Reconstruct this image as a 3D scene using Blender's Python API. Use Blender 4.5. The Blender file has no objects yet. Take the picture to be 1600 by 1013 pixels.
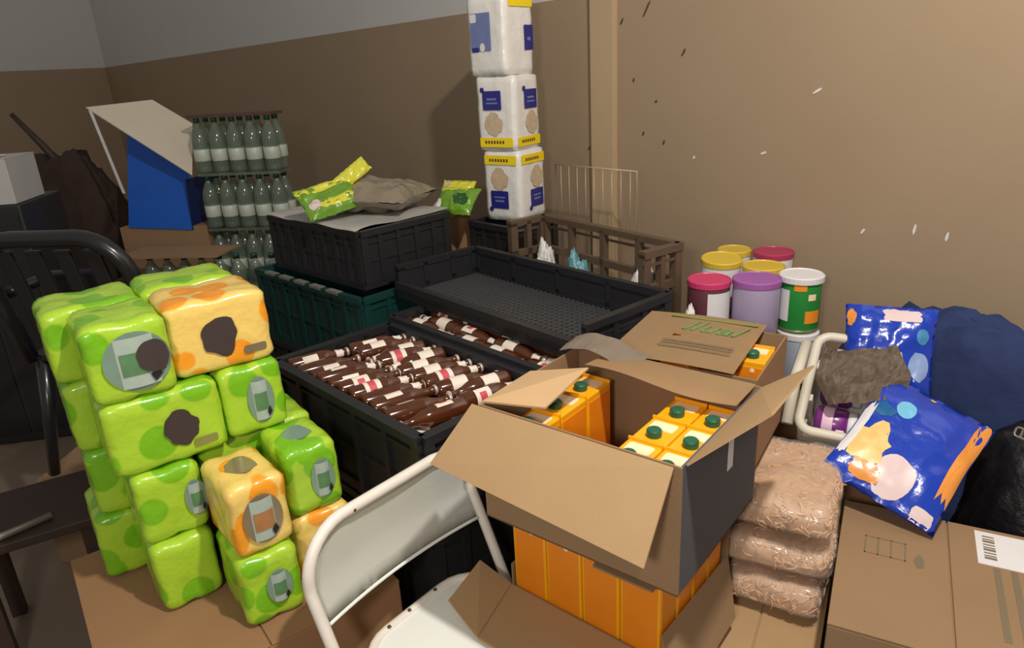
import bpy, bmesh, math, random
from mathutils import Vector, Matrix, noise
random.seed(7)
R = math.radians
scn = bpy.context.scene
COL = scn.collection

# ------------------------------------------------------------------ camera
PITCH, ROLL, CAM_H, FPX = 20.0, 3.2, 1.62, 1100.0
cam_d = bpy.data.cameras.new('camera'); cam = bpy.data.objects.new('camera', cam_d); COL.objects.link(cam)
cam_d.sensor_fit = 'HORIZONTAL'; cam_d.sensor_width = 36.0; cam_d.lens = 36.0 * FPX / 1600.0
cam_d.clip_start = 0.02; cam_d.clip_end = 60
p, r = R(PITCH), R(ROLL)
fwd = Vector((0, math.cos(p), -math.sin(p))); r0 = Vector((1, 0, 0)); u0 = r0.cross(fwd)
right = math.cos(r) * r0 - math.sin(r) * u0; up = math.cos(r) * u0 + math.sin(r) * r0
m = Matrix((right, up, -fwd)).transposed().to_4x4(); m.translation = (0, 0, CAM_H)
cam.matrix_world = m
scn.camera = cam

# ------------------------------------------------------------------ world, lamp, exposure
w = bpy.data.worlds.new('dim_room_world'); scn.world = w; w.use_nodes = True
bg = w.node_tree.nodes['Background']; bg.inputs[0].default_value = (1.0, 0.93, 0.86, 1); bg.inputs[1].default_value = 0.23
ld = bpy.data.lights.new('ceiling_bulb_light', 'POINT'); ld.energy = 195; ld.color = (1.0, 0.92, 0.82); ld.shadow_soft_size = 0.05
lamp = bpy.data.objects.new('ceiling_bulb_light', ld); COL.objects.link(lamp); lamp.location = (0.58, 0.50, 3.00)
# fill light added behind the camera to brighten chair and carton fronts
l2 = bpy.data.lights.new('front_fill_light', 'POINT'); l2.energy = 72; l2.color = (1.0, 0.93, 0.84); l2.shadow_soft_size = 0.12
front_fill = bpy.data.objects.new('front_fill_light', l2); COL.objects.link(front_fill); front_fill.location = (-0.45, -0.60, 1.95)
vs = scn.view_settings
vs.view_transform = 'Standard'; vs.look = 'None'; vs.gamma = 1.0; vs.use_curve_mapping = False; vs.exposure = 0.0

# ------------------------------------------------------------------ materials
def lin(c):
    return tuple(((v / 255) / 12.92 if v <= 10 else ((v / 255 + .055) / 1.055) ** 2.4) for v in c)
MATS = {}
def mat(name, rgb, rough=.6, var=.12, scale=20., coat=0., metal=0., bump=0., bscale=60., trans=0., alpha=1., spec=.5):
    if name in MATS: return MATS[name]
    mt = bpy.data.materials.new(name); mt.use_nodes = True; nt = mt.node_tree; N = nt.nodes; L = nt.links
    b = N['Principled BSDF']; c = lin(rgb)
    tc = N.new('ShaderNodeTexCoord'); nz = N.new('ShaderNodeTexNoise'); nz.inputs['Scale'].default_value = scale; nz.inputs['Detail'].default_value = 4
    L.new(tc.outputs['Object'], nz.inputs['Vector'])
    rp = N.new('ShaderNodeMix'); rp.data_type = 'RGBA'
    rp.inputs['A'].default_value = (*[v * (1 - var) for v in c], 1); rp.inputs['B'].default_value = (*[min(1, v * (1 + var)) for v in c], 1)
    L.new(nz.outputs['Fac'], rp.inputs['Factor']); L.new(rp.outputs['Result'], b.inputs['Base Color'])
    b.inputs['Roughness'].default_value = rough; b.inputs['Metallic'].default_value = metal
    b.inputs['Coat Weight'].default_value = coat; b.inputs['Coat Roughness'].default_value = .12
    b.inputs['Transmission Weight'].default_value = trans; b.inputs['Alpha'].default_value = alpha
    b.inputs['Specular IOR Level'].default_value = spec
    if bump:
        n2 = N.new('ShaderNodeTexNoise'); n2.inputs['Scale'].default_value = bscale; n2.inputs['Detail'].default_value = 3
        bp = N.new('ShaderNodeBump'); bp.inputs['Strength'].default_value = bump; bp.inputs['Distance'].default_value = .01
        L.new(tc.outputs['Object'], n2.inputs['Vector']); L.new(n2.outputs['Fac'], bp.inputs['Height']); L.new(bp.outputs['Normal'], b.inputs['Normal'])
    MATS[name] = mt; return mt
def dots(name, base, dot, sc=11., rad=.40):
    """printed film with big round spots: 3D voronoi cut by the surface"""
    mt = mat(name, base, .32, .06, 12., .35, bump=.25, bscale=45.); nt = mt.node_tree; N = nt.nodes; L = nt.links
    b = N['Principled BSDF']; prev = b.inputs['Base Color'].links[0].from_socket
    tc = [n for n in N if n.type == 'TEX_COORD'][0]
    oi = N.new('ShaderNodeObjectInfo'); ad = N.new('ShaderNodeVectorMath'); ad.operation = 'ADD'
    sc_ = N.new('ShaderNodeMath'); sc_.operation = 'MULTIPLY'; sc_.inputs[1].default_value = 7.3
    L.new(oi.outputs['Random'], sc_.inputs[0]); L.new(tc.outputs['Object'], ad.inputs[0]); L.new(sc_.outputs[0], ad.inputs[1])
    v = N.new('ShaderNodeTexVoronoi'); v.inputs['Scale'].default_value = sc; v.inputs['Randomness'].default_value = .75
    L.new(ad.outputs[0], v.inputs['Vector'])
    mr = N.new('ShaderNodeMapRange'); mr.inputs['From Min'].default_value = rad; mr.inputs['From Max'].default_value = rad + .05
    mr.inputs['To Min'].default_value = 1; mr.inputs['To Max'].default_value = 0
    L.new(v.outputs['Distance'], mr.inputs['Value'])
    mx = N.new('ShaderNodeMix'); mx.data_type = 'RGBA'; mx.inputs['B'].default_value = (*lin(dot), 1)
    L.new(mr.outputs['Result'], mx.inputs['Factor']); L.new(prev, mx.inputs['A']); L.new(mx.outputs['Result'], b.inputs['Base Color'])
    return mt
def film(name, rgb=(235, 235, 235), fac=.82, rough=.12):
    mt = bpy.data.materials.new(name); mt.use_nodes = True; N = mt.node_tree.nodes; L = mt.node_tree.links
    b = N['Principled BSDF']; b.inputs['Base Color'].default_value = (*lin(rgb), 1); b.inputs['Roughness'].default_value = rough
    tc = N.new('ShaderNodeTexCoord'); nz = N.new('ShaderNodeTexNoise'); nz.inputs['Scale'].default_value = 30; bp = N.new('ShaderNodeBump'); bp.inputs['Strength'].default_value = .6; bp.inputs['Distance'].default_value = .01
    L.new(tc.outputs['Object'], nz.inputs['Vector']); L.new(nz.outputs['Fac'], bp.inputs['Height']); L.new(bp.outputs['Normal'], b.inputs['Normal'])
    t = N.new('ShaderNodeBsdfTransparent'); mx = N.new('ShaderNodeMixShader'); mx.inputs[0].default_value = fac
    L.new(b.outputs[0], mx.inputs[1]); L.new(t.outputs[0], mx.inputs[2]); L.new(mx.outputs[0], N['Material Output'].inputs[0])
    MATS[name] = mt; return mt

PAINT = mat('tan_wall_paint', (160, 139, 114), .62, .07, 3., bump=.06, bscale=25.)
WHITEW = mat('white_wall_paint', (205, 205, 203), .7, .04, 3.)
TRIM = mat('tan_trim_lit', (184, 160, 128), .6, .05, 4.)  # wall tan lightened to paint in light on the strip's angled face
FLOOR = mat('beige_floor', (128, 112, 95), .55, .12, 5.)
CARD = mat('cardboard', (172, 141, 102), .85, .07, 9., bump=.05, bscale=120.)
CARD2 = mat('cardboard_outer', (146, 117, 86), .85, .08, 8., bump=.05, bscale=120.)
CARD_LIT = mat('cardboard_lit', (196, 162, 120), .85, .07, 9., bump=.05, bscale=120.)  # cardboard lightened to paint in the light on lid and flaps
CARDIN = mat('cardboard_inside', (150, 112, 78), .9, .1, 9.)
CARDGREY = mat('cardboard_grey_print', (84, 84, 90), .8, .06, 9.)
BLACKP = mat('black_crate_plastic', (38, 38, 41), .42, .15, 30., bump=.05)
BROWNP = mat('brown_crate_plastic', (92, 76, 60), .5, .15, 30.)
TEALP = mat('teal_crate_plastic', (18, 60, 57), .45, .2, 18., bump=.08)
WORN = mat('worn_crate_edge', (120, 118, 114), .7, .3, 40.)
WHITEP = mat('off_white_plastic', (214, 208, 192), .4, .05, 12.)
BGLASS = mat('brown_bottle_glass', (82, 42, 20), .12, .35, 25., .8)
LABELW = mat('cream_paper_label', (238, 226, 212), .5, .1, 60.)
LABELP = mat('pink_print', (205, 80, 92), .5, .1, 60.)
CAPW = mat('silver_crown_cap', (196, 186, 176), .35, .1, 60., metal=.3)
GGLASS = mat('greenish_bottle_plastic', (112, 130, 114), .06, .2, 20., 1., alpha=.5)
GWATER = mat('bottle_label_pale', (186, 196, 182), .4, .15, 30.)
GCAP = mat('dark_green_cap', (22, 66, 48), .4, .1, 30.)
YEL = mat('juice_carton_yellow', (250, 176, 18), .35, .05, 12., .3)
ORG = mat('juice_carton_orange', (240, 140, 22), .4, .1, 14.)
CREAM = mat('carton_cream_print', (250, 228, 190), .4, .06, 30.)
CAPG = mat('juice_cap_green', (30, 92, 66), .38, .05, 30.)
GREEN = dots('green_spotted_film', (168, 208, 52), (120, 186, 26))
YELF = dots('yellow_spotted_film', (240, 206, 112), (244, 158, 38), 12., .40)
WIN = mat('window_film_grey', (122, 150, 134), .15, .2, 18., .6)
WINY = mat('window_film_brown', (132, 116, 92), .15, .3, 18., .6)
ROLLW = mat('roll_white', (168, 184, 174), .5, .12, 40.)
ROLLG = mat('roll_green_print', (92, 134, 92), .4, .25, 40.)
ROLLO = mat('roll_orange_print', (170, 120, 74), .4, .2, 40.)
DARK = mat('dark_brown_blot', (62, 50, 48), .7, .15, 30.)  # for dark discs made up in place of blurred-out pack logos
BLACK = mat('black_print', (28, 26, 28), .6, .1, 30.)
GREYP = mat('grey_print', (120, 106, 84), .8, .1, 30.)
PRINTG = mat('olive_print', (134, 134, 70), .7, .1, 30.)
CHW = mat('white_chair_enamel', (238, 241, 236), .35, .05, 8., .2)
CHT = mat('white_chair_tube', (232, 226, 216), .4, .14, 22., .2)
RUST = mat('rust_spot', (84, 62, 50), .8, .2, 60.)
BLKCH = mat('black_chair_plastic', (30, 30, 33), .28, .1, 20., .3)
TPW = mat('white_tissue_wrap', (232, 230, 226), .35, .05, 14., .3, bump=.3, bscale=30.)
TPB = mat('navy_print', (40, 44, 128), .35, .1, 40., .3)
TPB2 = mat('pale_blue_print', (112, 124, 172), .35, .2, 30., .3)
TPT = mat('tan_picture_print', (202, 180, 152), .4, .25, 50., .3)
TAPE = mat('yellow_band', (246, 216, 20), .35, .06, 40., .3)
PINK = mat('magenta_lid', (206, 62, 110), .4, .05, 20.)
GOLD = mat('yellow_lid', (214, 184, 64), .4, .08, 20.)
PURP = mat('lilac_can', (172, 158, 190), .4, .06, 12.)
PURPL = mat('violet_lid', (160, 96, 170), .4, .1, 12.)
WHT = mat('white_label', (226, 224, 226), .45, .05, 20.)
MAROON = mat('maroon_can', (104, 58, 70), .4, .1, 12.)
CANG = mat('green_can', (42, 140, 60), .4, .08, 14.)
CANO = mat('orange_print', (240, 150, 40), .4, .1, 14.)
TIN = mat('tin_rim', (170, 160, 130), .3, .1, 20., metal=.7)
BLUEB = mat('blue_snack_film', (22, 60, 178), .22, .12, 9., .5, bump=.4, bscale=22.)
ORB = mat('orange_snack_print', (232, 150, 66), .25, .25, 16., .4)
CHIP = mat('crisp_picture_print', (238, 196, 120), .3, .25, 45., .4)
PALE = mat('pale_pink_print', (222, 200, 200), .35, .05, 20., .3)
CYAN = mat('light_blue_disc', (110, 186, 222), .3, .06, 20., .3)
TAUPE = mat('taupe_smear_sheet', (140, 124, 108), .6, .18, 14., bump=.3)
NAVY = mat('navy_fabric', (36, 52, 96), .85, .25, 9., bump=.3, bscale=30.)
BLKBAG = mat('black_bag_plastic', (16, 16, 20), .4, .2, 12., .1, bump=.3)
BLUEC = mat('blue_box_lining', (20, 88, 190), .45, .08, 10.)
SILV = mat('silver_grey_bag', (138, 126, 108), .28, .2, 26., .3, bump=.5, bscale=28.)
YGR = mat('yellow_green_bag', (216, 214, 62), .3, .12, 14., .4, bump=.3)
GRB = mat('leaf_green_bag', (106, 150, 40), .3, .25, 22., .4, bump=.3)
PASTA = mat('tan_pasta', (212, 168, 120), .45, .2, 45.)
PASTAD = mat('tan_pasta_dark', (192, 146, 100), .5, .42, 70.)
DWOOD = mat('dark_brown_wood', (58, 42, 34), .6, .25, 12.)
WIRE = mat('pale_wire', (206, 190, 164), .4, .08, 20., metal=.2)
STEEL = mat('grey_steel', (170, 162, 150), .35, .1, 20., metal=.6)
WBAG = mat('white_plastic_bag', (220, 218, 214), .3, .08, 20., .3, bump=.4)
TEALB = mat('teal_plastic_bag', (96, 150, 160), .3, .15, 20., .3, bump=.3)
FILM = film('clear_wrap')
BULB = bpy.data.materials.new('lit_bulb_glass'); BULB.use_nodes = True
_b = BULB.node_tree.nodes['Principled BSDF']; _b.inputs['Emission Color'].default_value = (1, .9, .78, 1); _b.inputs['Emission Strength'].default_value = 8

# ------------------------------------------------------------------ mesh helpers
class MB:
    def __init__(s): s.bm = bmesh.new()
    def box(s, lo, hi, M=None, bev=0.):
        vs_ = [s.bm.verts.new((x, y, z)) for z in (lo[2], hi[2]) for y in (lo[1], hi[1]) for x in (lo[0], hi[0])]
        fs = [(0, 2, 3, 1), (4, 5, 7, 6), (0, 1, 5, 4), (1, 3, 7, 5), (3, 2, 6, 7), (2, 0, 4, 6)]
        f = [s.bm.faces.new([vs_[i] for i in q]) for q in fs]
        if bev:
            es = list({e for q in f for e in q.edges})
            rr = bmesh.ops.bevel(s.bm, geom=es, offset=bev, segments=2, affect='EDGES', profile=.5)
            vs_ = list({v for q in rr['faces'] for v in q.verts} | {v for v in vs_ if v.is_valid})
        if M is not None:
            for v in vs_:
                if v.is_valid: v.co = M @ v.co
        return s
    def tube(s, pts, rad, seg=8, cap=True, closed=False):
        pts = [Vector(q) for q in pts]; n = len(pts); rings = []
        rads = rad if isinstance(rad, (list, tuple)) else [rad] * n
        ref = None
        for i, q in enumerate(pts):
            if closed: t = (pts[(i + 1) % n] - pts[i - 1]).normalized()
            else: t = (pts[min(i + 1, n - 1)] - pts[max(i - 1, 0)]).normalized()
            if ref is None:
                ref = Vector((0, 0, 1)) if abs(t.z) < .9 else Vector((1, 0, 0))
            a = (ref - t * ref.dot(t)).normalized(); b = t.cross(a); ref = a
            rings.append([s.bm.verts.new(q + (a * math.cos(k * 2 * math.pi / seg) + b * math.sin(k * 2 * math.pi / seg)) * rads[i]) for k in range(seg)])
        for i in range(n if closed else n - 1):
            A, B = rings[i], rings[(i + 1) % n]
            for k in range(seg): s.bm.faces.new((A[k], A[(k + 1) % seg], B[(k + 1) % seg], B[k]))
        if cap and not closed:
            s.bm.faces.new(rings[0][::-1]); s.bm.faces.new(rings[-1])
        return s
    def lathe(s, prof, seg=20, M=None):
        M = M or Matrix(); rings = []
        for (rr, z) in prof:
            rings.append([s.bm.verts.new(M @ Vector((rr * math.cos(k * 2 * math.pi / seg), rr * math.sin(k * 2 * math.pi / seg), z))) for k in range(seg)])
        for A, B in zip(rings, rings[1:]):
            for k in range(seg): s.bm.faces.new((A[k], A[(k + 1) % seg], B[(k + 1) % seg], B[k]))
        s.bm.faces.new(rings[0][::-1]); s.bm.faces.new(rings[-1]); return s
    def grid(s, fn, nu, nv):
        g = [[s.bm.verts.new(fn(i / nu, j / nv)) for j in range(nv + 1)] for i in range(nu + 1)]
        for i in range(nu):
            for j in range(nv): s.bm.faces.new((g[i][j], g[i + 1][j], g[i + 1][j + 1], g[i][j + 1]))
        return s
    def poly(s, pts, thick, M=None):
        """flat outline in xy, extruded by thick along z"""
        M = M or Matrix()
        a = [s.bm.verts.new(M @ Vector((q[0], q[1], 0))) for q in pts]; b = [s.bm.verts.new(M @ Vector((q[0], q[1], thick))) for q in pts]
        s.bm.faces.new(a[::-1]); s.bm.faces.new(b); n = len(pts)
        for i in range(n): s.bm.faces.new((a[i], a[(i + 1) % n], b[(i + 1) % n], b[i]))
        return s
    def slab(s, q, th):
        """thick sheet through four 3D corners"""
        q = [Vector(v) for v in q]; nrm = (q[1] - q[0]).cross(q[3] - q[0]).normalized() * th
        a = [s.bm.verts.new(v) for v in q]; b = [s.bm.verts.new(v + nrm) for v in q]
        s.bm.faces.new(a[::-1]); s.bm.faces.new(b)
        for i in range(4): s.bm.faces.new((a[i], a[(i + 1) % 4], b[(i + 1) % 4], b[i]))
        return s
    def mesh(s, name, mt, smooth=False):
        bmesh.ops.recalc_face_normals(s.bm, faces=s.bm.faces[:])
        me = bpy.data.meshes.new(name); s.bm.to_mesh(me); s.bm.free()
        for x in (mt if isinstance(mt, (list, tuple)) else [mt]): me.materials.append(x)
        if smooth:
            for f in me.polygons: f.use_smooth = True
        return me
    def build(s, name, mt, parent=None, smooth=False, kind=None, label=None):
        o = bpy.data.objects.new(name, s.mesh(name, mt, smooth)); COL.objects.link(o)
        if parent: o.parent = parent
        if kind: o['kind'] = kind
        if label: o['label'] = label
        return o
def az(a): return Matrix.Rotation(R(90 - a), 4, 'Z')     # local +X points along compass angle a (0 = +Y)
def tag(o, label, cat, group=None):
    o['label'] = label; o['category'] = cat
    if group: o['group'] = group
    return o
def thing(name, label, cat, loc=(0, 0, 0), a=90, group=None, M=None):
    o = bpy.data.objects.new(name, None); COL.objects.link(o); o.empty_display_size = .05
    o.matrix_world = M if M is not None else Matrix.Translation(loc) @ az(a)
    return tag(o, label, cat, group)
def inst(me, name, parent, M=None):
    o = bpy.data.objects.new(name, me); COL.objects.link(o); o.parent = parent
    if M is not None: o.matrix_local = M
    return o
def copy_tree(o, parent=None):
    c = o.copy(); COL.objects.link(c); c.parent = parent
    for ch in list(o.children): copy_tree(ch, c)
    return c
def text_mesh(txt, size, mt, parent, M, name='lettering', shear=0., depth=.0006):
    cu = bpy.data.curves.new(name, 'FONT'); cu.body = txt; cu.size = size; cu.shear = shear; cu.extrude = depth; cu.align_x = 'CENTER'; cu.align_y = 'CENTER'
    to = bpy.data.objects.new(name, cu); COL.objects.link(to)
    dg = bpy.context.evaluated_depsgraph_get(); me = bpy.data.meshes.new_from_object(to.evaluated_get(dg))
    bpy.data.objects.remove(to); me.materials.clear(); me.materials.append(mt)
    o = bpy.data.objects.new(name, me); COL.objects.link(o); o.parent = parent; o.matrix_local = M
    return o
def disc_pts(rx, ry, n=28, wob=0., seed=0):
    return [(rx * math.cos(t) * (1 + wob * noise.noise(Vector((math.cos(t) * 1.7 + seed, math.sin(t) * 1.7, seed)))), ry * math.sin(t) * (1 + wob * noise.noise(Vector((math.cos(t) * 1.7 + seed, math.sin(t) * 1.7, seed))))) for t in [k * 2 * math.pi / n for k in range(n)]]
def rrect(wx, wy, rad, n=5):
    out = []
    for cx, cy, a0 in ((wx / 2 - rad, wy / 2 - rad, 0), (-wx / 2 + rad, wy / 2 - rad, 90), (-wx / 2 + rad, -wy / 2 + rad, 180), (wx / 2 - rad, -wy / 2 + rad, 270)):
        for k in range(n + 1):
            t = R(a0 + 90 * k / n); out.append((cx + rad * math.cos(t), cy + rad * math.sin(t)))
    return out
FRONT = Matrix.Rotation(R(90), 4, 'X')       # xy outline -> stands in xz, facing -y
E1A = 137.0                                   # compass angle of the crate rows
def ab(a, b): return Vector((.682 * a + .731 * b, -.731 * a + .682 * b, 0))

# ================================================================== THE ROOM
W0 = Vector((.403, 3.03, 0)); WD = Vector((-.645, .764, 0)).normalized(); WN = Vector((-WD.y, WD.x, 0)) * 1.0
WN = Vector((-.764, -.645, 0)).normalized()   # into the room
def wall(name, A, B, outn, split=1.874, top=3.3, mats=(PAINT, WHITEW)):
    mb = MB(); th = .12
    for z0, z1 in ((0, split), (split, top)):
        q = [A, B, B - outn * th, A - outn * th]
        lo = [mb.bm.verts.new((v.x, v.y, z0)) for v in q]; hi = [mb.bm.verts.new((v.x, v.y, z1)) for v in q]
        fs = [mb.bm.faces.new(lo[::-1]), mb.bm.faces.new(hi)]
        for i in range(4): fs.append(mb.bm.faces.new((lo[i], lo[(i + 1) % 4], hi[(i + 1) % 4], hi[i])))
        for f in fs: f.material_index = 0 if z0 == 0 else 1
    return mb.build(name, mats, kind='structure')
wA = W0 - WD * 3.2; wB = W0 + WD * 7.9
wall_back = wall('wall_back', wA, wB, WN)
wl = wall('wall_left', wB, wB + Vector((-.72, -.69, 0)).normalized() * 5, Vector((.69, -.72, 0)))
MB().box((-9, -2.5, -.05), (4, 10.5, 0)).build('floor', FLOOR, kind='structure')
# pilaster strip in the lightened tan
t = MB(); A = W0 + WD * .01; B = W0 - WD * .105
q = [A, B, B + WN * .03, A + WN * .03]
lo = [t.bm.verts.new((v.x, v.y, 0)) for v in q]; hi = [t.bm.verts.new((v.x, v.y, 3.3)) for v in q]
t.bm.faces.new(lo[::-1]); t.bm.faces.new(hi)
for i in range(4): t.bm.faces.new((lo[i], lo[(i + 1) % 4], hi[(i + 1) % 4], hi[i]))
t.build('trim_1', TRIM, kind='structure')
# scuffs and bare spots on the wall (s along the wall, height, length, tilt, pale?)
for s_, z_, l_, ti, pale in ((-.25, 1.80, .07, 58, 0), (-.13, 1.765, .03, 55, 0), (-.42, 1.64, .03, 55, 0), (-.19, 1.55, .018, 70, 0), (-.24, 1.35, .02, 60, 0), (-.34, 1.32, .02, 70, 0), (.05, 1.28, .02, 60, 0),
                             (-.30, 1.47, .015, 20, 0), (-1.27, 1.10, .035, 85, 1), (-1.36, 1.09, .03, 85, 1), (-1.12, 1.075, .02, 60, 1), (-.76, 1.30, .02, 20, 1), (-.48, 1.27, .012, 40, 1), (-.93, 1.50, .03, 30, 1)):
    c = W0 - WD * (-s_) * 1.0 + Vector((0, 0, z_)) + WN * .001
    if -.11 < s_ < .01: c += WN * .03
    X = (-WD * math.cos(R(ti)) + Vector((0, 0, 1)) * math.sin(R(ti))).normalized(); Yv = WN.cross(X)
    MM = Matrix((X, Yv, WN)).transposed().to_4x4(); MM.translation = c
    MB().poly(disc_pts(l_ / 2, .004, 10, .4, s_), .0008, MM).build('scuff', WHT if pale else RUST, wall_back)

# bare bulb and its cord, above the frame
bl = thing('hanging_bulb', 'bare round light bulb hanging on a black cord', 'lamp', (.58, .50, 3.00))
# (the light itself sits above the glass so the lamp body does not swallow it)
sock = MB().lathe([(.018, .075), (.022, .08), (.022, .13), (.012, .14)], 14).build('socket', BLACK, bl)
MB().tube([(0, 0, .13), (0, 0, .58)], .003, 6).build('cord', BLACK, bl)

# ================================================================== CRATES
def crate(label, loc, W, D, H, a=E1A, m=None, group=None, name='plastic_crate', slots=(5, 4), solid=True, grid=False, low_front=None, open_h=.35, wall_t=.012, worn=False, flange=.012):
    """loc = near-left bottom corner; x along compass angle a, y away"""
    m = m or BLACKP
    t = thing(name, label, 'crate', loc, a, group)
    b = MB()
    if grid:
        n = int(W / .022)
        for i in range(n + 1): b.box((i * W / n - .003, 0, .006), (i * W / n + .003, D, .014))
        n = int(D / .022)
        for i in range(n + 1): b.box((0, i * D / n - .003, .004), (W, i * D / n + .003, .012))
        b.box((0, 0, 0), (W, D, .004))
    else:
        b.box((0, 0, 0), (W, D, .012))
    b.build('base', mat('grey_black_mesh', (70, 70, 72), .45, .15, 30.) if grid else m, t)
    def side(L, h, n, M):
        b = MB()
        b.box((0, -flange, h - .022), (L, wall_t, h), M)                    # rim
        b.box((0, -flange * .5, h - .05), (L, 0, h - .042), M)
        b.box((0, -flange * .4, 0), (L, wall_t, .035), M)                   # foot bar
        if solid: b.box((0, 0, .03), (L, wall_t * .6, h - .015), M)
        for i in range(n + 1):
            x = i * L / n; ww = .02 if 0 < i < n else .03
            x0 = min(max(x - ww / 2, 0), L - ww)
            b.box((x0, -flange * .6, .02), (x0 + ww, wall_t, h - .01), M)
        if not solid: b.box((0, 0, h * open_h), (L, wall_t, h * open_h + .025), M)
        else: b.box((L * .04, -flange * .35, h * .45), (L * .96, 0, h * .45 + .012), M)
        return b
    hf = low_front or H
    side(W, hf, slots[0], Matrix()).build('side_wall', m, t)
    side(W, H, slots[0], Matrix.Translation((W, D, 0)) @ Matrix.Rotation(math.pi, 4, 'Z')).build('side_wall', m, t)
    side(D, H, slots[1], Matrix.Translation((W, 0, 0)) @ Matrix.Rotation(math.pi / 2, 4, 'Z')).build('end_wall', m, t)
    side(D, H, slots[1], Matrix.Translation((0, D, 0)) @ Matrix.Rotation(-math.pi / 2, 4, 'Z')).build('end_wall', m, t)
    if worn:
        wb = MB()
        for k in range(5): wb.box((W * (.12 + .15 * k), -flange - .002, H - .008), (W * (.12 + .15 * k) + W * .1, wall_t, H + .002))
        wb.build('scraped_rim', WORN, t, label='grey scraped edge of the rim')
    return t
# front stack with the lying bottles
bc1 = ab(-1.88, .80); bc2 = ab(-1.90, 1.225)
crate('black crate on the floor below the crate of labelled bottles', (*bc1.xy, 0), .70, .40, .29)
crate('black crate between the floor crate and the crate of labelled bottles', (*bc1.xy, .29), .70, .40, .28)
C1 = crate('open black crate filled with brown bottles lying crosswise, beside the juice box', (*bc1.xy, .57), .70, .40, .28, name='bottle_crate', flange=.018)
crate('black crate on the floor under the bottles beneath the empty tray', (*bc2.xy, 0), .82, .38, .29)
crate('middle black crate of the stack that carries the empty mesh tray', (*bc2.xy, .29), .82, .38, .29)
C2 = crate('black crate of brown bottles lying lengthwise, half under the empty mesh tray', (*bc2.xy, .58), .82, .38, .285, name='bottle_crate')
# empty mesh tray on top
TR = crate('empty low black tray with a diamond mesh floor', (-.40, 2.42, .868), .915, .36, .115, 140.0, grid=True, name='mesh_tray', slots=(4, 3), low_front=.058)
# tall brown crate behind the tray
b2 = Vector((.007, 2.612, 0))
crate('dark crate on the floor under the tall brown slotted crate', (b2.x, b2.y, 0), .69, .17, .30, 145)
crate('middle dark crate under the tall brown slotted crate', (b2.x, b2.y, .30), .69, .17, .28, 145)
BRC = crate('tall brown slotted crate with open windows, standing against the wall', (b2.x, b2.y, .58), .69, .17, .50, 145, m=BROWNP, name='slotted_crate', slots=(4, 2), solid=False, open_h=.72, wall_t=.018, low_front=.34)
# left stack: teal crate with black crate on top
tl = Vector((-1.05, 2.86, 0))
crate('black crate on the floor below the teal crate', (tl.x, tl.y, 0), .74, .44, .32, 134)
crate('black crate directly below the teal crate', (tl.x, tl.y, .32), .74, .44, .27, 134)
crate('scuffed teal green crate under the black crate with the silver bag', (tl.x, tl.y, .59), .74, .44, .30, 134, m=TEALP, worn=True, slots=(7, 4))
K3 = Vector((-.965, 2.87, 0))
crate('black ribbed crate carrying the silver bag and the white sheet', (K3.x, K3.y, .892), .62, .42, .215, 134, slots=(8, 5))
# small stack under the tissue tower
k4 = Vector((-.154, 2.971, 0))
for z_, lab in ((0, 'small black crate on the floor under the tissue tower'), (.34, 'middle small black crate under the tissue tower'), (.68, 'top small black crate right under the tissue tower')):
    crate(lab, (k4.x, k4.y, z_), .26, .26, .338, 137, slots=(3, 3))

# ================================================================== BROWN BOTTLES
def brown_bottle_meshes():
    prof = [(.012, 0), (.026, .003), (.0285, .012), (.0285, .115), (.026, .135), (.016, .158), (.0125, .175), (.0125, .196), (.014, .198), (.014, .203), (.012, .204)]
    body = MB().lathe(prof, 14).mesh('glass_body', BGLASS, True)
    lab = MB().lathe([(.0290, .04), (.0292, .041), (.0292, .098), (.0290, .099)], 14).mesh('paper_label', LABELW, True)
    band = MB().lathe([(.0294, .058), (.0295, .0585), (.0295, .078), (.0294, .0785)], 14).mesh('label_print', LABELP, True)
    neck = MB().lathe([(.0165, .160), (.0170, .161), (.0135, .176), (.0135, .186), (.013, .187)], 12).mesh('neck_label', LABELW, True)
    cap = MB().lathe([(.0145, .198), (.0155, .1985), (.015, .206), (.011, .209)], 12).mesh('crown_cap', CAPW, True)
    half = bmesh.new()
    # a half-wrapped label so that turning the bottle hides it
    mbh = MB(); mbh.grid(lambda u, v: Vector((.0293 * math.cos((u - .5) * 2.6), .0293 * math.sin((u - .5) * 2.6), .045 + .05 * v)), 8, 1)
    hl = mbh.mesh('front_label', LABELW, True); half.free()
    mbp = MB(); mbp.grid(lambda u, v: Vector((.0296 * math.cos((u - .5) * 1.6), .0296 * math.sin((u - .5) * 1.6), .058 + .022 * v)), 6, 1)
    pl = mbp.mesh('pink_emblem', LABELP, True)
    return body, hl, pl, neck, cap
BB = brown_bottle_meshes()
def brown_bottle(M, label, group, pink, necklab):
    t = thing('brown_bottle', label, 'bottle', group=group, M=M)
    inst(BB[0], 'glass_body', t); l = inst(BB[1], 'front_label', t)
    if pink: inst(BB[2], 'pink_emblem', l)
    if necklab: inst(BB[3], 'neck_label', t)
    inst(BB[4], 'crown_cap', t)
    return t
def lying(parentM, x, y, z, ang, roll):
    # bottle axis (local z) laid along local direction ang in the crate's floor plane
    ax = Vector((math.cos(ang), math.sin(ang), 0)); s_ = Vector((0, 0, 1)); b_ = s_.cross(ax)
    B = Matrix((s_, b_, ax)).transposed().to_4x4()
    return parentM @ Matrix.Translation((x, y, z)) @ B @ Matrix.Rotation(roll, 4, 'Z')
rnd = random.Random(3)
M1 = C1.matrix_world.copy(); M2 = C2.matrix_world.copy()
s = MB().box((.02, .02, .172), (.68, .38, .178)).build('layer_sheet', CARDIN); s.matrix_world = M1; tag(s, 'brown cardboard layer sheet under the crosswise bottles', 'sheet')
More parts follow.
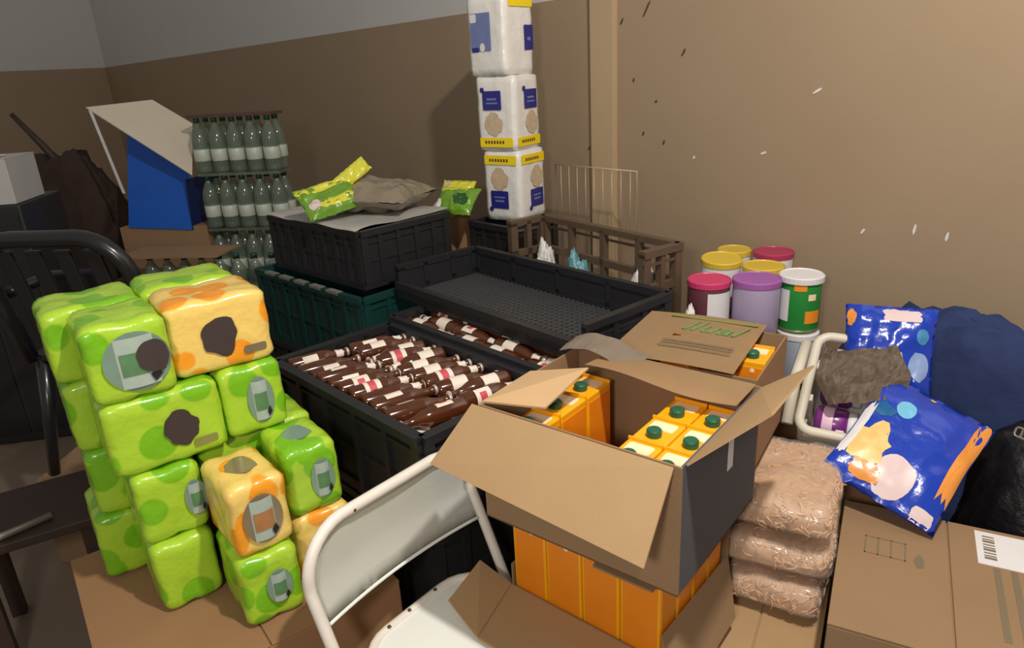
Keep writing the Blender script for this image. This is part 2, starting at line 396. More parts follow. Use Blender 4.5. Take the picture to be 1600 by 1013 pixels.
s = MB().box((.02, .02, .212), (.80, .36, .218)).build('layer_sheet', CARDIN); s.matrix_world = M2; tag(s, 'brown cardboard layer sheet under the lengthwise bottles', 'sheet')
GA = 'brown bottles lying crosswise in the front crate'; GB = 'brown bottles lying lengthwise in the crate under the tray'; GC = 'upper layer of bottles in the front crate'
SB = Matrix.Scale(.9, 4)
for i in range(12):
    for c in range(2):
        x = .045 + i * .0535; flip = (i + c) % 3 == 0
        ang = R(90 + rnd.uniform(-2, 2)); y = .015 + c * .185
        if flip: ang += math.pi; y += .187
        brown_bottle(lying(M1, x, y, .2045, ang, rnd.uniform(-.9, .9)) @ SB, 'brown glass bottle with a pale label in the lower layer of the front crate', GA, rnd.random() < .45, True)
for i in range(11):
    for c in range(2):
        x = .055 + i * .054 + (.02 if c else 0) + rnd.uniform(-.004, .004); flip = rnd.random() < .25
        ang = R(rnd.uniform(74, 82)); y = .022 + c * .182 + rnd.uniform(-.004, .006); xx = x - .02 + .0 * c
        if flip: xx += .185 * math.cos(ang); y += .185 * math.sin(ang); ang += math.pi
        brown_bottle(lying(M1, xx, y, .254 + rnd.uniform(-.004, .010), ang, rnd.uniform(-1.9, 1.9)) @ SB, 'brown glass bottle lying aslant in the upper layer of the front crate', GC, rnd.random() < .5, rnd.random() < .4)
for j in range(6):
    for i in range(4):
        x = .022 + i * .193 + rnd.uniform(-.003, .003); y = .047 + j * .0575
        ang = R(rnd.uniform(-3, 3)); xx = x
        if (i + j) % 3 == 1: ang += math.pi; xx += .205
        brown_bottle(lying(M2, xx, y, .2475, ang, rnd.uniform(-1.2, 1.2)), 'brown glass bottle lying lengthwise in the crate under the tray', GB, rnd.random() < .5, rnd.random() < .85)
# crinkled clear wrap over the far bottles
def wrapfn(u, v):
    q = Vector((.03 + .76 * u, .12 + .20 * v, .281))
    q.z += .003 * noise.noise(q * 40) + .002 * noise.noise(q * 90); return q
s = MB().grid(wrapfn, 60, 14).build('shrink_wrap', film('crinkled_wrap', (190, 180, 176), .86, .08), smooth=True); s.matrix_world = M2
tag(s, 'crinkled clear plastic wrap over the bottles next to the tray', 'plastic wrap')

# ================================================================== SPOTTED MULTIPACKS
PK = Vector((-.846, 1.293, 0)); PA = 54.0; PM = Matrix.Translation(PK) @ az(PA)
def soft_box(w, d, h, rad=.03, n=9, lump=0., rolls=2, amp=.003, seed=0.):
    """rounded box centred on x,y; base at z=0; roll bulges along x on the top"""
    mb = MB(); bm = mb.bm
    bmesh.ops.create_cube(bm, size=2.0); bmesh.ops.subdivide_edges(bm, edges=bm.edges[:], cuts=n, use_grid_fill=True)
    hx, hy, hz = w / 2, d / 2, h / 2
    for v in bm.verts:
        c = Vector((v.co.x * hx, v.co.y * hy, v.co.z * hz)); rr = min(rad, hx * .9, hy * .9, hz * .9)
        inn = Vector((max(-hx + rr, min(hx - rr, c.x)), max(-hy + rr, min(hy - rr, c.y)), max(-hz + rr, min(hz - rr, c.z))))
        # spread towards edges so the rounding gets vertices
        k = c - inn
        if k.length > 1e-6: c = inn + k.normalized() * rr
        if lump and abs(v.co.z) > .6:
            c.z -= math.copysign(lump * (1 - abs(math.sin((v.co.x * .5 + .5) * math.pi * rolls))) , v.co.z) * (1 if abs(v.co.z) > .95 else .4)
        c += (k.normalized() if k.length > 1e-6 else Vector((0, 0, 0))) * amp * noise.noise(c * 26 + Vector((seed, seed, 0)))
        c.z += hz; v.co = c
    return mb
def pack(row, x, y, w, d, col, label, kind='window', rx=None, tilt=0., h=.168, wx=0., face='front', size=(.045, .055), top=False):
    t = thing('tissue_multipack', label, 'multipack', group='green and yellow spotted multipacks', M=PM @ Matrix.Translation((x + w / 2, y + d / 2, .502 + .17 * row)) @ Matrix.Rotation(R(tilt), 4, 'Z'))
    base = GREEN if col == 'g' else YELF
    soft_box(w * 1.015, d * 1.01, h * 1.015, .017, 11, .004, 2, .004, x * 9 + row).build('film_wrap', base, t, True)
    F = Matrix.Translation((wx, -d / 2 * 1.01 - .0032, h * .5)) @ FRONT
    wm = WIN if col == 'g' else WINY
    if kind == 'window':
        a_, b_ = size
        wn = MB().poly(disc_pts(a_, b_, 26), .0015, F).build('clear_window', wm, t, label='clear oval window showing the rolls')
        rl = MB(); rr = a_ * .62
        rl.grid(lambda u, v: Vector((wx + (u - .5) * 2 * rr * .92, -d / 2 - .006 - .006 * math.sin(math.pi * u), h * .5 + (v - .5) * 2 * b_ * .84)), 8, 1)
        rl.build('paper_roll', ROLLW, t, True)
        pm = ROLLG if col == 'g' else ROLLO
        rl = MB(); rl.grid(lambda u, v: Vector((wx + (u - .5) * 1.6 * rr, -d / 2 - .0075 - .006 * math.sin(math.pi * (.1 + .8 * u)), h * .5 + (v - .55) * b_ * .75)), 8, 1)
        rl.build('printed_band', pm, t, True)
        MB().poly([(a_ * .38, -b_ * .75), (a_ * .62, -b_ * .55), (a_ * .5, -b_ * .30), (a_ * .28, -b_ * .5)], .001, Matrix.Translation((wx, -d / 2 - .0125, h * .5)) @ FRONT).build('dark_print', BLACK, t)
    elif kind == 'blot':
        MB().poly(disc_pts(size[0], size[1], 30, .25, x * 3 + row), .0015, F).build('round_blot', DARK, t, label='dark brown round emblem')
        MB().poly(rrect(.05, .018, .005), .001, Matrix.Translation((w * .30, -d / 2 * 1.01 - .003, h * .22)) @ FRONT).build('small_print', GREYP if col == 'y' else PRINTG, t)
    # window on the top face between the two rolls
    if top: MB().poly(disc_pts(min(.034, w * .26), d * .2, 20, .3, 1), .0015, Matrix.Translation((0, 0, h * 1.015))).build('top_window', wm, t)
    return t
pack(0, .02, -.03, .13, .20, 'g', 'green spotted pack at the bottom of the stack, under the plain green one', 'plain')
pack(0, .155, -.205, .125, .18, 'g', 'green spotted pack with a small dark window under the yellow windowed one', 'window', size=(.028, .042), wx=.012)
pack(0, .302, -.135, .135, .18, 'y', 'yellow spotted pack half behind the white chair back', 'plain')
pack(0, -.06, .185, .22, .2, 'g', 'green pack at the back of the bottom layer of the stack', 'plain')
pack(0, .18, .06, .24, .2, 'g', 'green pack hidden in the middle of the bottom layer', 'plain')
pack(1, .02, -.012, .135, .19, 'g', 'plain green spotted pack below the green one with the dark round emblem', 'window', size=(.024, .045), wx=.05)
pack(1, .160, -.195, .122, .18, 'y', 'yellow spotted pack with a big window at the front of the stack', 'window', size=(.042, .058), tilt=3, top=True)
pack(1, .305, -.130, .128, .17, 'g', 'green spotted pack with a window beside the chair back, above the half-hidden yellow one', 'window', size=(.028, .05), wx=.018, top=True)
pack(1, -.04, .185, .20, .2, 'g', 'green pack at the back of the second layer from the bottom', 'plain')
pack(1, .170, .048, .27, .2, 'g', 'green pack lying flat whose top shows behind the front yellow pack', 'plain')
pack(2, 0, 0, .232, .18, 'g', 'broad green spotted pack with a dark round emblem', 'blot', size=(.036, .042), wx=.025)
pack(2, .238, .015, .142, .18, 'g', 'green spotted pack with a window directly below the yellow emblem pack', 'window', size=(.030, .058), wx=.012)
pack(2, -.045, .19, .26, .19, 'g', 'green pack at the back of the third layer', 'plain')
pack(3, 0, 0, .158, .18, 'g', 'green spotted pack with a large window and dark disc on top of the stack', 'window', size=(.064, .064), wx=.012)
pack(3, .163, .03, .215, .18, 'y', 'yellow spotted pack with a dark round emblem on top of the stack', 'blot', size=(.040, .043), wx=-.005)
pack(3, -.05, .19, .20, .18, 'g', 'green pack behind the large-windowed green pack in the top layer', 'plain')
pack(3, .155, .22, .215, .17, 'g', 'green pack behind the yellow emblem pack in the top layer', 'plain')
# the dark disc inside the big window
big = [o for o in bpy.data.objects if o.get('label', '').startswith('green spotted pack with a large window')][0]
MB().poly(disc_pts(.032, .034, 26, .15, 4), .001, Matrix.Translation((.042, -.1055, .092)) @ FRONT).build('round_blot', DARK, big)

# carton platform under the packs
def closed_box(label, loc, W, D, H, a, m=CARD, name='cardboard_box', tape=True, group=None):
    t = thing(name, label, 'box', loc, a, group)
    b = MB(); b.box((0, 0, 0), (W, D, H - .005), bev=.003); b.build('body', m, t)
    g = .003
    MB().box((0, 0, H - .005), (W / 2 - g / 2, D, H), bev=.0015).build('top_flap', m, t)
    MB().box((W / 2 + g / 2, 0, H - .005), (W, D, H), bev=.0015).build('top_flap', m, t)
    return t
P = PM @ Vector((-.13, -.27, 0))
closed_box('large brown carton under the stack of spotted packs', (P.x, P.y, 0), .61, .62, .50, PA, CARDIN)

# ================================================================== WHITE FOLDING CHAIR
CH = Vector((-.270, 1.285, 0)); ca = 41.0
ch = thing('folding_chair', 'white metal folding chair with a chipped enamel frame', 'chair', (CH.x, CH.y, 0), ca)
hw = .228
def arc(c, rad, a0, a1, n=7): return [(c[0] + rad * math.cos(R(a0 + (a1 - a0) * k / n)), c[1] + rad * math.sin(R(a0 + (a1 - a0) * k / n))) for k in range(n + 1)]
def lean(z): return -(.80 - z) * .50 if z > .35 else -(.80 - .35) * .50 - (.35 - z) * .28   # legs slope forward (-y)
outl = [(-hw, 0.0)] + [(-hw, .3), (-hw, .55), (-hw, .68)] + [(x, z) for x, z in reversed(arc((-hw + .10, .70), .10, 90, 180))] + [(x, z) for x, z in reversed(arc((hw - .10, .70), .10, 0, 90))] + [(hw, .68), (hw, .55), (hw, .3), (hw, 0.0)]
def bow(x): return .02 * (1 - (x / hw) ** 2)
def lean2(z): return -(max(0, .68 - z)) * .42
MB().tube([(x, bow(x) + lean2(z), z) for x, z in outl], .0125, 10).build('frame_tube', CHT, ch, True)
bk = MB()
def bkf(u, v):
    x = (u - .5) * 2 * (hw - .004); e = abs(u - .5) * 2
    zt = .795 - (0 if e < .55 else .10 * (1 - math.sqrt(max(0, 1 - ((e - .55) / .45) ** 2)))); zb = .612
    z = zb + (zt - zb) * v
    return Vector((x, bow(x) + lean2(z) + .004, z))
bk.grid(bkf, 24, 6); bmesh.ops.solidify(bk.bm, geom=bk.bm.faces[:], thickness=.004)
bk.build('backrest', CHW, ch, True)
MB().tube([(x * (hw - .01), bow(x * hw) + lean2(.612), .612) for x in [k / 8 - 1 for k in range(17)]], .004, 6).build('backrest_edge', CHW, ch, True)
# seat pan with rolled rim
so = rrect(.345, .36, .09, 6); sz = .492; sy = -.205
MB().poly([(x, y + sy) for x, y in so], .006, Matrix.Translation((0, 0, sz))).build('seat', CHW, ch)
MB().tube([(x, y + sy, sz + .002) for x, y in so], .012, 8, closed=True).build('seat_rim', CHT, ch, True)
for sx in (-1, 1):
    MB().tube([(sx * (hw - .055), -.36, .455), (sx * (hw - .03), -.05, .22), (sx * (hw - .03), .10, .0)], .011, 8).build('rear_leg', CHT, ch, True)
MB().tube([(-hw, lean2(.2) * 1.0, .2), (hw, lean2(.2), .2)], .008, 8).build('cross_bar', CHT, ch, True)
for (x, z, s_) in ((-.06, .800, .005), (-.10, .799, .004), (.05, .800, .004)):
    MB().lathe([(.001, 0), (s_, .001), (s_ * .8, .003), (.001, .004)], 8, Matrix.Translation((x, bow(x) + lean2(z) - .0125, z)) @ Matrix.Rotation(R(90), 4, 'X')).build('rust_chip', RUST, ch)
for (x, y) in ((-.02, -.028), (.06, -.027), (-.08, -.030)):
    MB().lathe([(.001, 0), (.005, .001), (.004, .003), (.001, .004)], 8, Matrix.Translation((x, y, sz + .012))).build('rust_chip', RUST, ch)

# ================================================================== JUICE CARTONS AND THEIR BOXES
def carton_meshes(w, d, h):
    body = MB().box((-w / 2, -d / 2, 0), (w / 2, d / 2, h), bev=.003).mesh('carton_body', YEL)
    panel = MB().box((-w / 2 + .006, -d / 2 - .001, .012), (w / 2 - .006, -d / 2 + .002, h - .014), bev=.0008).mesh('front_print', ORG)
    side = MB().box((w / 2 - .002, -d / 2 + .006, .012), (w / 2 + .001, d / 2 - .006, h - .014), bev=.0008).mesh('side_print', ORG)
    top = MB().poly(rrect(w * .72, d * .34, .006), .0012, Matrix.Translation((0, d * .22, h))).mesh('top_print', CREAM)
    seam = MB().box((-w / 2, d * .46, h), (w / 2, d * .5, h + .006)).mesh('top_seam', YEL)
    cap = MB().lathe([(.014, 0), (.0145, .002), (.0145, .012), (.012, .015), (.004, .0155)], 16, Matrix.Translation((0, -d * .2, h))).mesh('screw_cap', CAPG)
    dot = MB().lathe([(.0055, 0), (.0055, .0012), (.003, .0015)], 12, Matrix.Translation((w * .1, -d / 2 - .001, h - .022)) @ Matrix.Rotation(R(90), 4, 'X')).mesh('pale_dot', CREAM)
    return body, panel, side, top, seam, cap, dot
CA = carton_meshes(.070, .094, .215); CB = carton_meshes(.090, .066, .225)
def carton(ms, M, label, group):
    t = thing('juice_carton', label, 'carton', group=group, M=M)
    for me in ms: inst(me, me.name.split('.')[0], t)
    return t
# ---- upper box
UF = Vector((-.074, 1.25, 0)); UA = 129.0; UW, UD, UZ, UT = .43, .36, .742, 1.0
UMx = Matrix.Translation((UF.x, UF.y, UZ)) @ az(UA)
ub = thing('open_cardboard_box', 'open cardboard box of yellow juice cartons with its flaps spread out', 'box', M=UMx)
Hh = UT - UZ; th = .004
b = MB(); b.box((0, 0, 0), (UW, UD, th)); b.build('bottom_panel', CARDIN, ub)
MB().box((0, 0, 0), (UW, th, Hh)).build('side_panel', CARD2, ub)
MB().box((0, UD - th, 0), (UW, UD, Hh)).build('side_panel', CARD2, ub)
MB().box((0, th, 0), (th, UD - th, Hh)).build('end_panel', CARD2, ub)
MB().box((UW - th, th, 0), (UW, UD - th, Hh)).build('end_panel', CARDGREY, ub, label='grey printed end of the box')
MB().box((UW, .20, Hh - .11), (UW + .0008, .225, Hh - .02)).build('tape_strip', WHT, ub)
# front flap hangs outwards and down, with a bent corner
MB().slab([(-.015, -.004, Hh), (UW * .97, -.004, Hh), (UW * .985, -.115, Hh - .122), (-.045, -.105, Hh - .095)], .004).build('front_flap', CARD, ub)
# right flap lifts outwards
MB().slab([(UW, .015, Hh), (UW, UD - .005, Hh), (UW + .085, UD + .03, Hh + .055), (UW + .115, .06, Hh + .105)], .004).build('end_flap', CARD, ub)
# left flap folded inwards
MB().slab([(0, .01, Hh), (.125, .05, Hh + .002), (.135, .19, Hh + .035), (0, .17, Hh + .004)], .004).build('end_flap', CARD_LIT, ub)
# back flap folded inwards, wavy
bf = MB()
def bff(u, v):
    x = .09 + (UW - .10) * u; y = UD - .115 * v - (.01 * math.sin(u * 5) * v)
    return Vector((x, y, Hh + .003 + .012 * v * (1 - u) + .010 * v * math.sin(u * 6)))
bf.grid(bff, 18, 5); bmesh.ops.solidify(bf.bm, geom=bf.bm.faces[:], thickness=.004); bf.build('back_flap', CARD_LIT, ub)
tf = MB()
def tff(u, v):
    q = Vector((-.01 + .19 * u, UD + .01 - .075 * v, Hh + .022 + .014 * math.sin(u * 4.2) - .012 * v)); q.z += .005 * noise.noise(q * 30); return q
tf.grid(tff, 14, 5); bmesh.ops.solidify(tf.bm, geom=tf.bm.faces[:], thickness=.003); tf.build('torn_flap', mat('grey_torn_paper', (166, 152, 136), .8, .12, 20.), ub)
for c_ in range(2):
    for r_ in range(3):
        carton(CA, UMx @ Matrix.Translation((UW - .045 - (1 - c_) * .073, .056 + r_ * .097, th)), 'green-capped yellow carton along the ' + ('dark gap', 'grey box end')[c_] + ', ' + ('beside the front flap', 'middle of its row', 'under the back flap')[r_], 'cartons at the right end of the upper box')
for r_ in range(3):
    carton(CA, UMx @ Matrix.Translation((.088, .056 + r_ * .097, th)), 'yellow carton under the small inward flap, ' + ('beside the front flap', 'middle of three', 'by the torn flap')[r_], 'cartons at the left end of the upper box')
# ---- lower box
LA = 131.0; LF = Vector((-.035, 1.315, 0)); LZ = .462
LMx = Matrix.Translation((LF.x, LF.y, LZ)) @ az(LA)
lb = thing('open_cardboard_box', 'lower cardboard box cut low in front, full of orange and yellow cartons', 'box', M=LMx)
LW, LD = .385, .30
MB().box((0, 0, 0), (LW, LD, th)).build('bottom_panel', CARDIN, lb)
MB().box((0, 0, 0), (LW, th, .045)).build('side_panel', CARD2, lb)
MB().box((0, LD - th, 0), (LW, LD, .25)).build('side_panel', CARD2, lb)
MB().box((0, th, 0), (th, LD - th, .10)).build('end_panel', CARD2, lb)
MB().box((LW - th, th, 0), (LW, LD - th, .11)).build('end_panel', CARD2, lb)
MB().slab([(.0, 0, .045), (LW, 0, .045), (LW - .01, -.17, .048), (.05, -.17, .048)], .004).build('front_flap', CARD, lb)
MB().slab([(0, 0, .047), (.05, -.17, .050), (-.05, -.15, .080), (-.075, -.02, .090)], .004).build('corner_flap', CARD, lb)
MB().slab([(LW, 0, .11), (LW, LD, .11), (LW + .045, LD - .05, .0), (LW + .05, -.02, -.02)], .004).build('end_flap', CARD2, lb)
for c_ in range(4):
    for r_ in range(4):
        if r_ in (1, 2) and c_ < 3: continue
        carton(CB, LMx @ Matrix.Translation((.052 + c_ * .0925, .042 + r_ * .069, th)), 'orange-yellow carton in the lower box front row, ' + ('nearest the white chair', 'second from the white chair', 'third from the white chair', 'at the corner by the pasta bags')[c_] if r_ == 0 else 'yellow juice carton standing behind the front row of the lower box', 'front row of cartons in the lower box' if r_ == 0 else 'rear cartons in the lower box')
# crumpled brown sheet between the two boxes, sticking out at the right corner
MB().slab([(.26, -.05, .2495), (LW + .0, -.045, .2495), (LW + .03, .24, .251), (.20, .26, .251)], .005).build('separator_sheet', CARD2, lb, label='brown cardboard sheet under the upper box')
# support carton under lower box
P = LMx @ Vector((.02, .0, 0))
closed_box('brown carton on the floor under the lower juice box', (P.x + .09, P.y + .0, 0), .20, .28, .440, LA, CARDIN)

# ---- box behind with the green lettering
QA = 123.0; Q0 = Vector((.222, 1.535, 0)); QZ = .738
QM = Matrix.Translation((Q0.x, Q0.y, QZ)) @ az(QA)
qb = thing('lettered_cardboard_box', 'closed brown box with green lettering and a torn hole in its lid', 'box', M=QM)
QW, QD, QH = .345, .29, .234
MB().box((0, 0, 0), (QW, th, QH)).build('side_panel', CARD2, qb)
MB().box((0, QD - th, 0), (QW, QD, QH)).build('side_panel', CARD2, qb)
MB().box((0, th, 0), (th, QD - th, QH)).build('end_panel', CARD2, qb)
MB().box((QW - th, th, 0), (QW, QD - th, QH)).build('end_panel', CARDIN, qb)
MB().box((0, 0, 0), (QW, QD, th)).build('bottom_panel', CARDIN, qb)
lid = MB()
def lidz(x, y): return QH + .004 + .006 * math.sin(x * 9) + .010 * (y / QD)
hx, hy = .115, .150     # torn hole
n1, n2 = 30, 24
g = {}
for i in range(n1 + 1):
    for j in range(n2 + 1):
        x = -.005 + (QW - .045) * i / n1; y = -.005 + (QD + .01) * j / n2
        g[i, j] = lid.bm.verts.new((x, y, lidz(x, y)))
for i in range(n1):
    for j in range(n2):
        cx = (g[i, j].co + g[i + 1, j + 1].co) / 2
        if abs(cx.x - hx) < .014 and abs(cx.y - hy) < .009: continue
        lid.bm.faces.new((g[i, j], g[i + 1, j], g[i + 1, j + 1], g[i, j + 1]))
bmesh.ops.solidify(lid.bm, geom=lid.bm.faces[:], thickness=.004)
ld_ = lid.build('lid', CARD_LIT, qb)
text_mesh('Ilual', .088, mat('green_lettering', (112, 142, 84), .8, .2, 90.), qb, Matrix.Translation((.180, .212, QH + .0185)) @ Matrix.Rotation(R(1.0), 4, 'X') @ Matrix.Rotation(R(-2), 4, 'Z'), shear=.35, depth=.0012)
MB().poly(rrect(.22, .012, .004), .001, Matrix.Translation((.17, .270, QH + .0200))).build('faded_print', PRINTG, qb)
for yy in (.075, .095, .11):
    MB().poly(rrect(.17, .004, .001), .0008, Matrix.Translation((.18, yy, QH + .0138 + yy * .034))).build('faded_print', GREYP, qb)
carton(CA, QM @ Matrix.Translation((QW - .045, .16, th + .007)), 'yellow carton showing at the open right edge of the lettered box', 'cartons inside the lettered box')
carton(CA, QM @ Matrix.Translation((hx, hy + .03, th)), 'yellow carton glimpsed through the torn hole of the lettered box', 'cartons inside the lettered box')
P = QM @ Vector((0, 0, 0))
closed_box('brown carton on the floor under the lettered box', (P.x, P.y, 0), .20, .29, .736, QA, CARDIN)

# ================================================================== CANS BY THE WALL
def can(label, x, y, z, rad, h, lidm, bodym, a=0., labm=None, tilt=0., labw=1.5, extra=None, lidscale=1.0):
    t = thing('milk_powder_can', label, 'can', group='cans by the wall', M=Matrix.Translation((x, y, z)) @ Matrix.Rotation(R(tilt), 4, 'X'))
    MB().lathe([(rad * .97, 0), (rad, .004), (rad, h - .006), (rad * .98, h)], 28).build('can_body', bodym, t, True)
    MB().lathe([(rad * 1.0, .001), (rad * 1.02, .002), (rad * 1.02, .006), (rad, .007)], 28).build('base_rim', TIN, t, True)
    R_ = rad * 1.04 * lidscale
    MB().lathe([(R_, h - .012), (R_, h + .004), (R_ * .95, h + .007), (R_ * .92, h + .004), (R_ * .3, h + .004)], 28).build('plastic_lid', lidm, t)
    if labm:
        MB().grid(lambda u, v: Vector(((rad + .001) * math.sin(R(a) + (u - .5) * labw), -(rad + .001) * math.cos(R(a) + (u - .5) * labw), h * (.22 + .62 * v) - (.04 * max(0, u - .6) * (1 - v)))), 12, 2).build('label', labm, t, True)
    if extra: extra(t, rad, h)
    return t
def green_extra(t, rad, h):
    def patch(u0, u1, v0, v1, m_, n_):
        MB().grid(lambda u, v: Vector(((rad + .0015) * math.sin(u0 + (u1 - u0) * u), -(rad + .0015) * math.cos(u0 + (u1 - u0) * u), h * (v0 + (v1 - v0) * v))), 8, 1).build(n_, m_, t, True)
    patch(-.1, .75, .18, .42, CANO, 'orange_panel'); patch(-.7, -.1, .80, .93, CANO, 'orange_panel'); patch(.0, .4, .62, .74, CREAM, 'small_print'); patch(-1.5, -.9, .2, .8, WHT, 'pale_side')
CZ = .815
can('can with a magenta lid and white label at the corner next to the slotted crate', .616, 2.08, CZ, .064, .155, PINK, MAROON, 25, WHT)
can('lilac can with a violet lid', .752, 2.045, CZ, .070, .160, PURPL, PURP)
can('green can with a white lid and orange panel', .888, 2.045, CZ, .060, .165, WHT, CANG, 15, extra=green_extra, lidscale=1.06)
can('tilted can with a yellow lid right behind the magenta-lidded one', .702, 2.255, CZ + .01, .064, .165, GOLD, WHT, tilt=5)
can('can with a yellow lid behind the lilac one', .822, 2.185, CZ, .064, .158, GOLD, MAROON)
can('white can with a dark pink lid against the wall', .905, 2.325, CZ, .064, .165, mat('dark_pink_lid', (176, 56, 92), .4, .05, 20.), WHT)
can('can with a yellow lid farthest back against the wall', .795, 2.40, CZ, .056, .160, GOLD, WHT)
can('pale blue and white can under the green can', .885, 2.03, CZ - .165, .060, .155, WHT, mat('pale_blue_can', (176, 186, 206), .4, .15, 40.))
closed_box('brown carton on the floor carrying the cans', (.575, 2.105, 0), .25, .34, .812, 110, CARDIN)
closed_box('low brown carton under the pale blue can', (.80, 2.02, 0), .20, .11, .648, 110, CARDIN)

# ================================================================== WHITE BASKET WITH PURPLE JARS
BA = 122.0; BM_ = Matrix.Translation((.712, 1.585, .715)) @ az(BA) @ Matrix.Rotation(R(34), 4, 'X')   # tipped up towards the wall
wb_ = thing('white_basket', 'tilted off-white plastic basket with open sides holding purple jars', 'basket', M=BM_ @ Matrix.Translation((0, 0, -.16)))
BW, BD, BH = .195, .30, .16
MB().box((0, 0, 0), (BW, BD, .01)).build('base', WHITEP, wb_)
so = rrect(BW, BD, .035, 5)
MB().tube([(x + BW / 2, y + BD / 2, BH) for x, y in so], .013, 8, closed=True).build('rim', WHITEP, wb_, True)
MB().tube([(x + BW / 2, y + BD / 2, .07) for x, y in so], .009, 8, closed=True).build('lower_rail', WHITEP, wb_, True)
MB().tube([(-.030, .02, BH - .02), (-.034, BD / 2, BH - .005), (-.030, BD - .02, BH - .02)], .016, 8).build('handle_bar', WHITEP, wb_, True)
for x, y in [(0, .0), (BW, 0), (0, BD), (BW, BD), (0, BD / 3), (0, 2 * BD / 3), (BW, BD / 3), (BW, BD * 2 / 3), (BW / 2, 0), (BW / 2, BD)]:
    x_ = min(max(x, .010), BW - .010); y_ = min(max(y, .010), BD - .010)
    MB().box((x_ - .010, y_ - .010, .005), (x_ + .010, y_ + .010, BH), bev=.002).build('upright', WHITEP, wb_)
MB().box((.012, -.004, .02), (BW - .012, .006, BH - .02), bev=.002).build('end_panel', WHITEP, wb_)
PUR = mat('purple_jar', (120, 44, 128), .3, .15, 18., .4); JL = mat('pink_white_label', (226, 190, 214), .4, .1, 40.)
for i, (x, y, lab) in enumerate(((.03, .065, 'purple jar lying at the low end of the white basket'), (.03, .165, 'purple jar lying in the middle of the white basket'), (.03, .25, 'purple jar lying at the raised end of the white basket'))):
    t = thing('purple_jar', lab, 'jar', group='purple jars in the white basket', M=BM_ @ Matrix.Translation((x, y, -.16 + .105)) @ Matrix.Rotation(R(90), 4, 'Y'))
    MB().lathe([(.03, 0), (.042, .006), (.042, .07), (.034, .08)], 18).build('jar_body', PUR, t, True)
    MB().lathe([(.036, .08), (.037, .081), (.037, .098), (.034, .1)], 18).build('jar_lid', WHT, t, True)
    MB().lathe([(.0425, .02), (.0428, .021), (.0428, .045), (.0425, .046)], 18).build('jar_label', JL, t, True)
s = MB().box((.015, .015, -.148), (BW - .015, BD - .015, -.10), bev=.01).build('folded_cloth', mat('pale_grey_cloth', (196, 190, 184), .8, .1, 20.)); s.matrix_world = BM_; tag(s, 'pale folded cloth under the purple jars', 'cloth')
P = BM_ @ Vector((0, BD * .55, -.16)); closed_box('brown carton on the floor propping up the white basket', (P.x, P.y, 0), .27, .12, P.z - .012, BA, CARDIN)
P = BM_ @ Vector((.0, .03, -.16)); closed_box('low brown carton under the low end of the white basket', (P.x + .03, P.y - .05, 0), .25, .13, P.z - .03, BA, CARDIN)

# ================================================================== SNACK BAGS
def pillow_fn(w, h, T, seed=0., wr=.006, crimp=.05):
    def f(u, v, side=1, off=0.):
        a = 2 * u - 1; b = 2 * v - 1
        pr = max(0., 1 - abs(a) ** 3.2) ** .6 * max(0., 1 - max(0., (abs(b) - 0) / (1 - crimp)) ** 3.0 if abs(b) < 1 - crimp else 0.) ** .7
        x = a * w / 2 * (1 - .05 * (1 - abs(b) ** 2) * T / .05); y = b * h / 2
        n = noise.noise(Vector((a * 2.1 + seed, b * 2.1, side * .7))) + .5 * noise.noise(Vector((a * 5 + seed, b * 5, side)))
        z = side * (T / 2 * pr + .0006) + wr * n * (.35 + .65 * pr) + side * off
        if abs(b) >= 1 - crimp: z += .0015 * math.sin(a * 60)
        return Vector((x, y, z))
    return f
def bag(name, label, cat, M, w, h, T, m, decals=(), seed=0., wr=.006, n=26, group=None, crimpm=None):
    t = thing(name, label, cat, M=M, group=group); f = pillow_fn(w, h, T, seed, wr)
    b = MB(); b.grid(lambda u, v: f(u, v, 1), n, n); b.grid(lambda u, v: f(u, v, -1), n, n)
    bmesh.ops.remove_doubles(b.bm, verts=b.bm.verts[:], dist=.0011)
    b.build('bag_film', m, t, True)
    for (nm, mm, u0, v0, ru, rv, wob, sq) in decals:
        d = MB(); k = 22; cen = d.bm.verts.new(f(u0, v0, 1, .0012)); prev = None; rings = []
        for rr in (.35, .7, 1.):
            ring = []
            for q in range(k):
                an = q * 2 * math.pi / k; cx, cy = math.cos(an), math.sin(an)
                if sq: mxx = max(abs(cx), abs(cy)); cx, cy = cx / mxx, cy / mxx
                wv = 1 + wob * noise.noise(Vector((cx * 2 + u0 * 9, cy * 2, v0 * 7)))
                uu = min(.995, max(.005, u0 + ru * rr * cx * wv)); vv = min(.995, max(.005, v0 + rv * rr * cy * wv))
                ring.append(d.bm.verts.new(f(uu, vv, 1, .0012)))
            rings.append(ring)
        for q in range(k):
            d.bm.faces.new((cen, rings[0][q], rings[0][(q + 1) % k]))
            for A_, B_ in zip(rings, rings[1:]): d.bm.faces.new((A_[q], B_[q], B_[(q + 1) % k], A_[(q + 1) % k]))
        d.build(nm, mm, t, True)
    return t
def frame(cx, cy, cz, xa, tilt, roll=0.):
    """x axis along compass xa, bag plane tipped up by tilt about x (0 = flat, facing up)"""
    return Matrix.Translation((cx, cy, cz)) @ az(xa) @ Matrix.Rotation(R(tilt), 4, 'X') @ Matrix.Rotation(R(roll), 4, 'Z')
def axes(c, x, y):
    X = Vector(x).normalized(); Yv = Vector(y); Yv = (Yv - X * Yv.dot(X)).normalized(); Zv = X.cross(Yv)
    M = Matrix((X, Yv, Zv)).transposed().to_4x4(); M.translation = c; return M
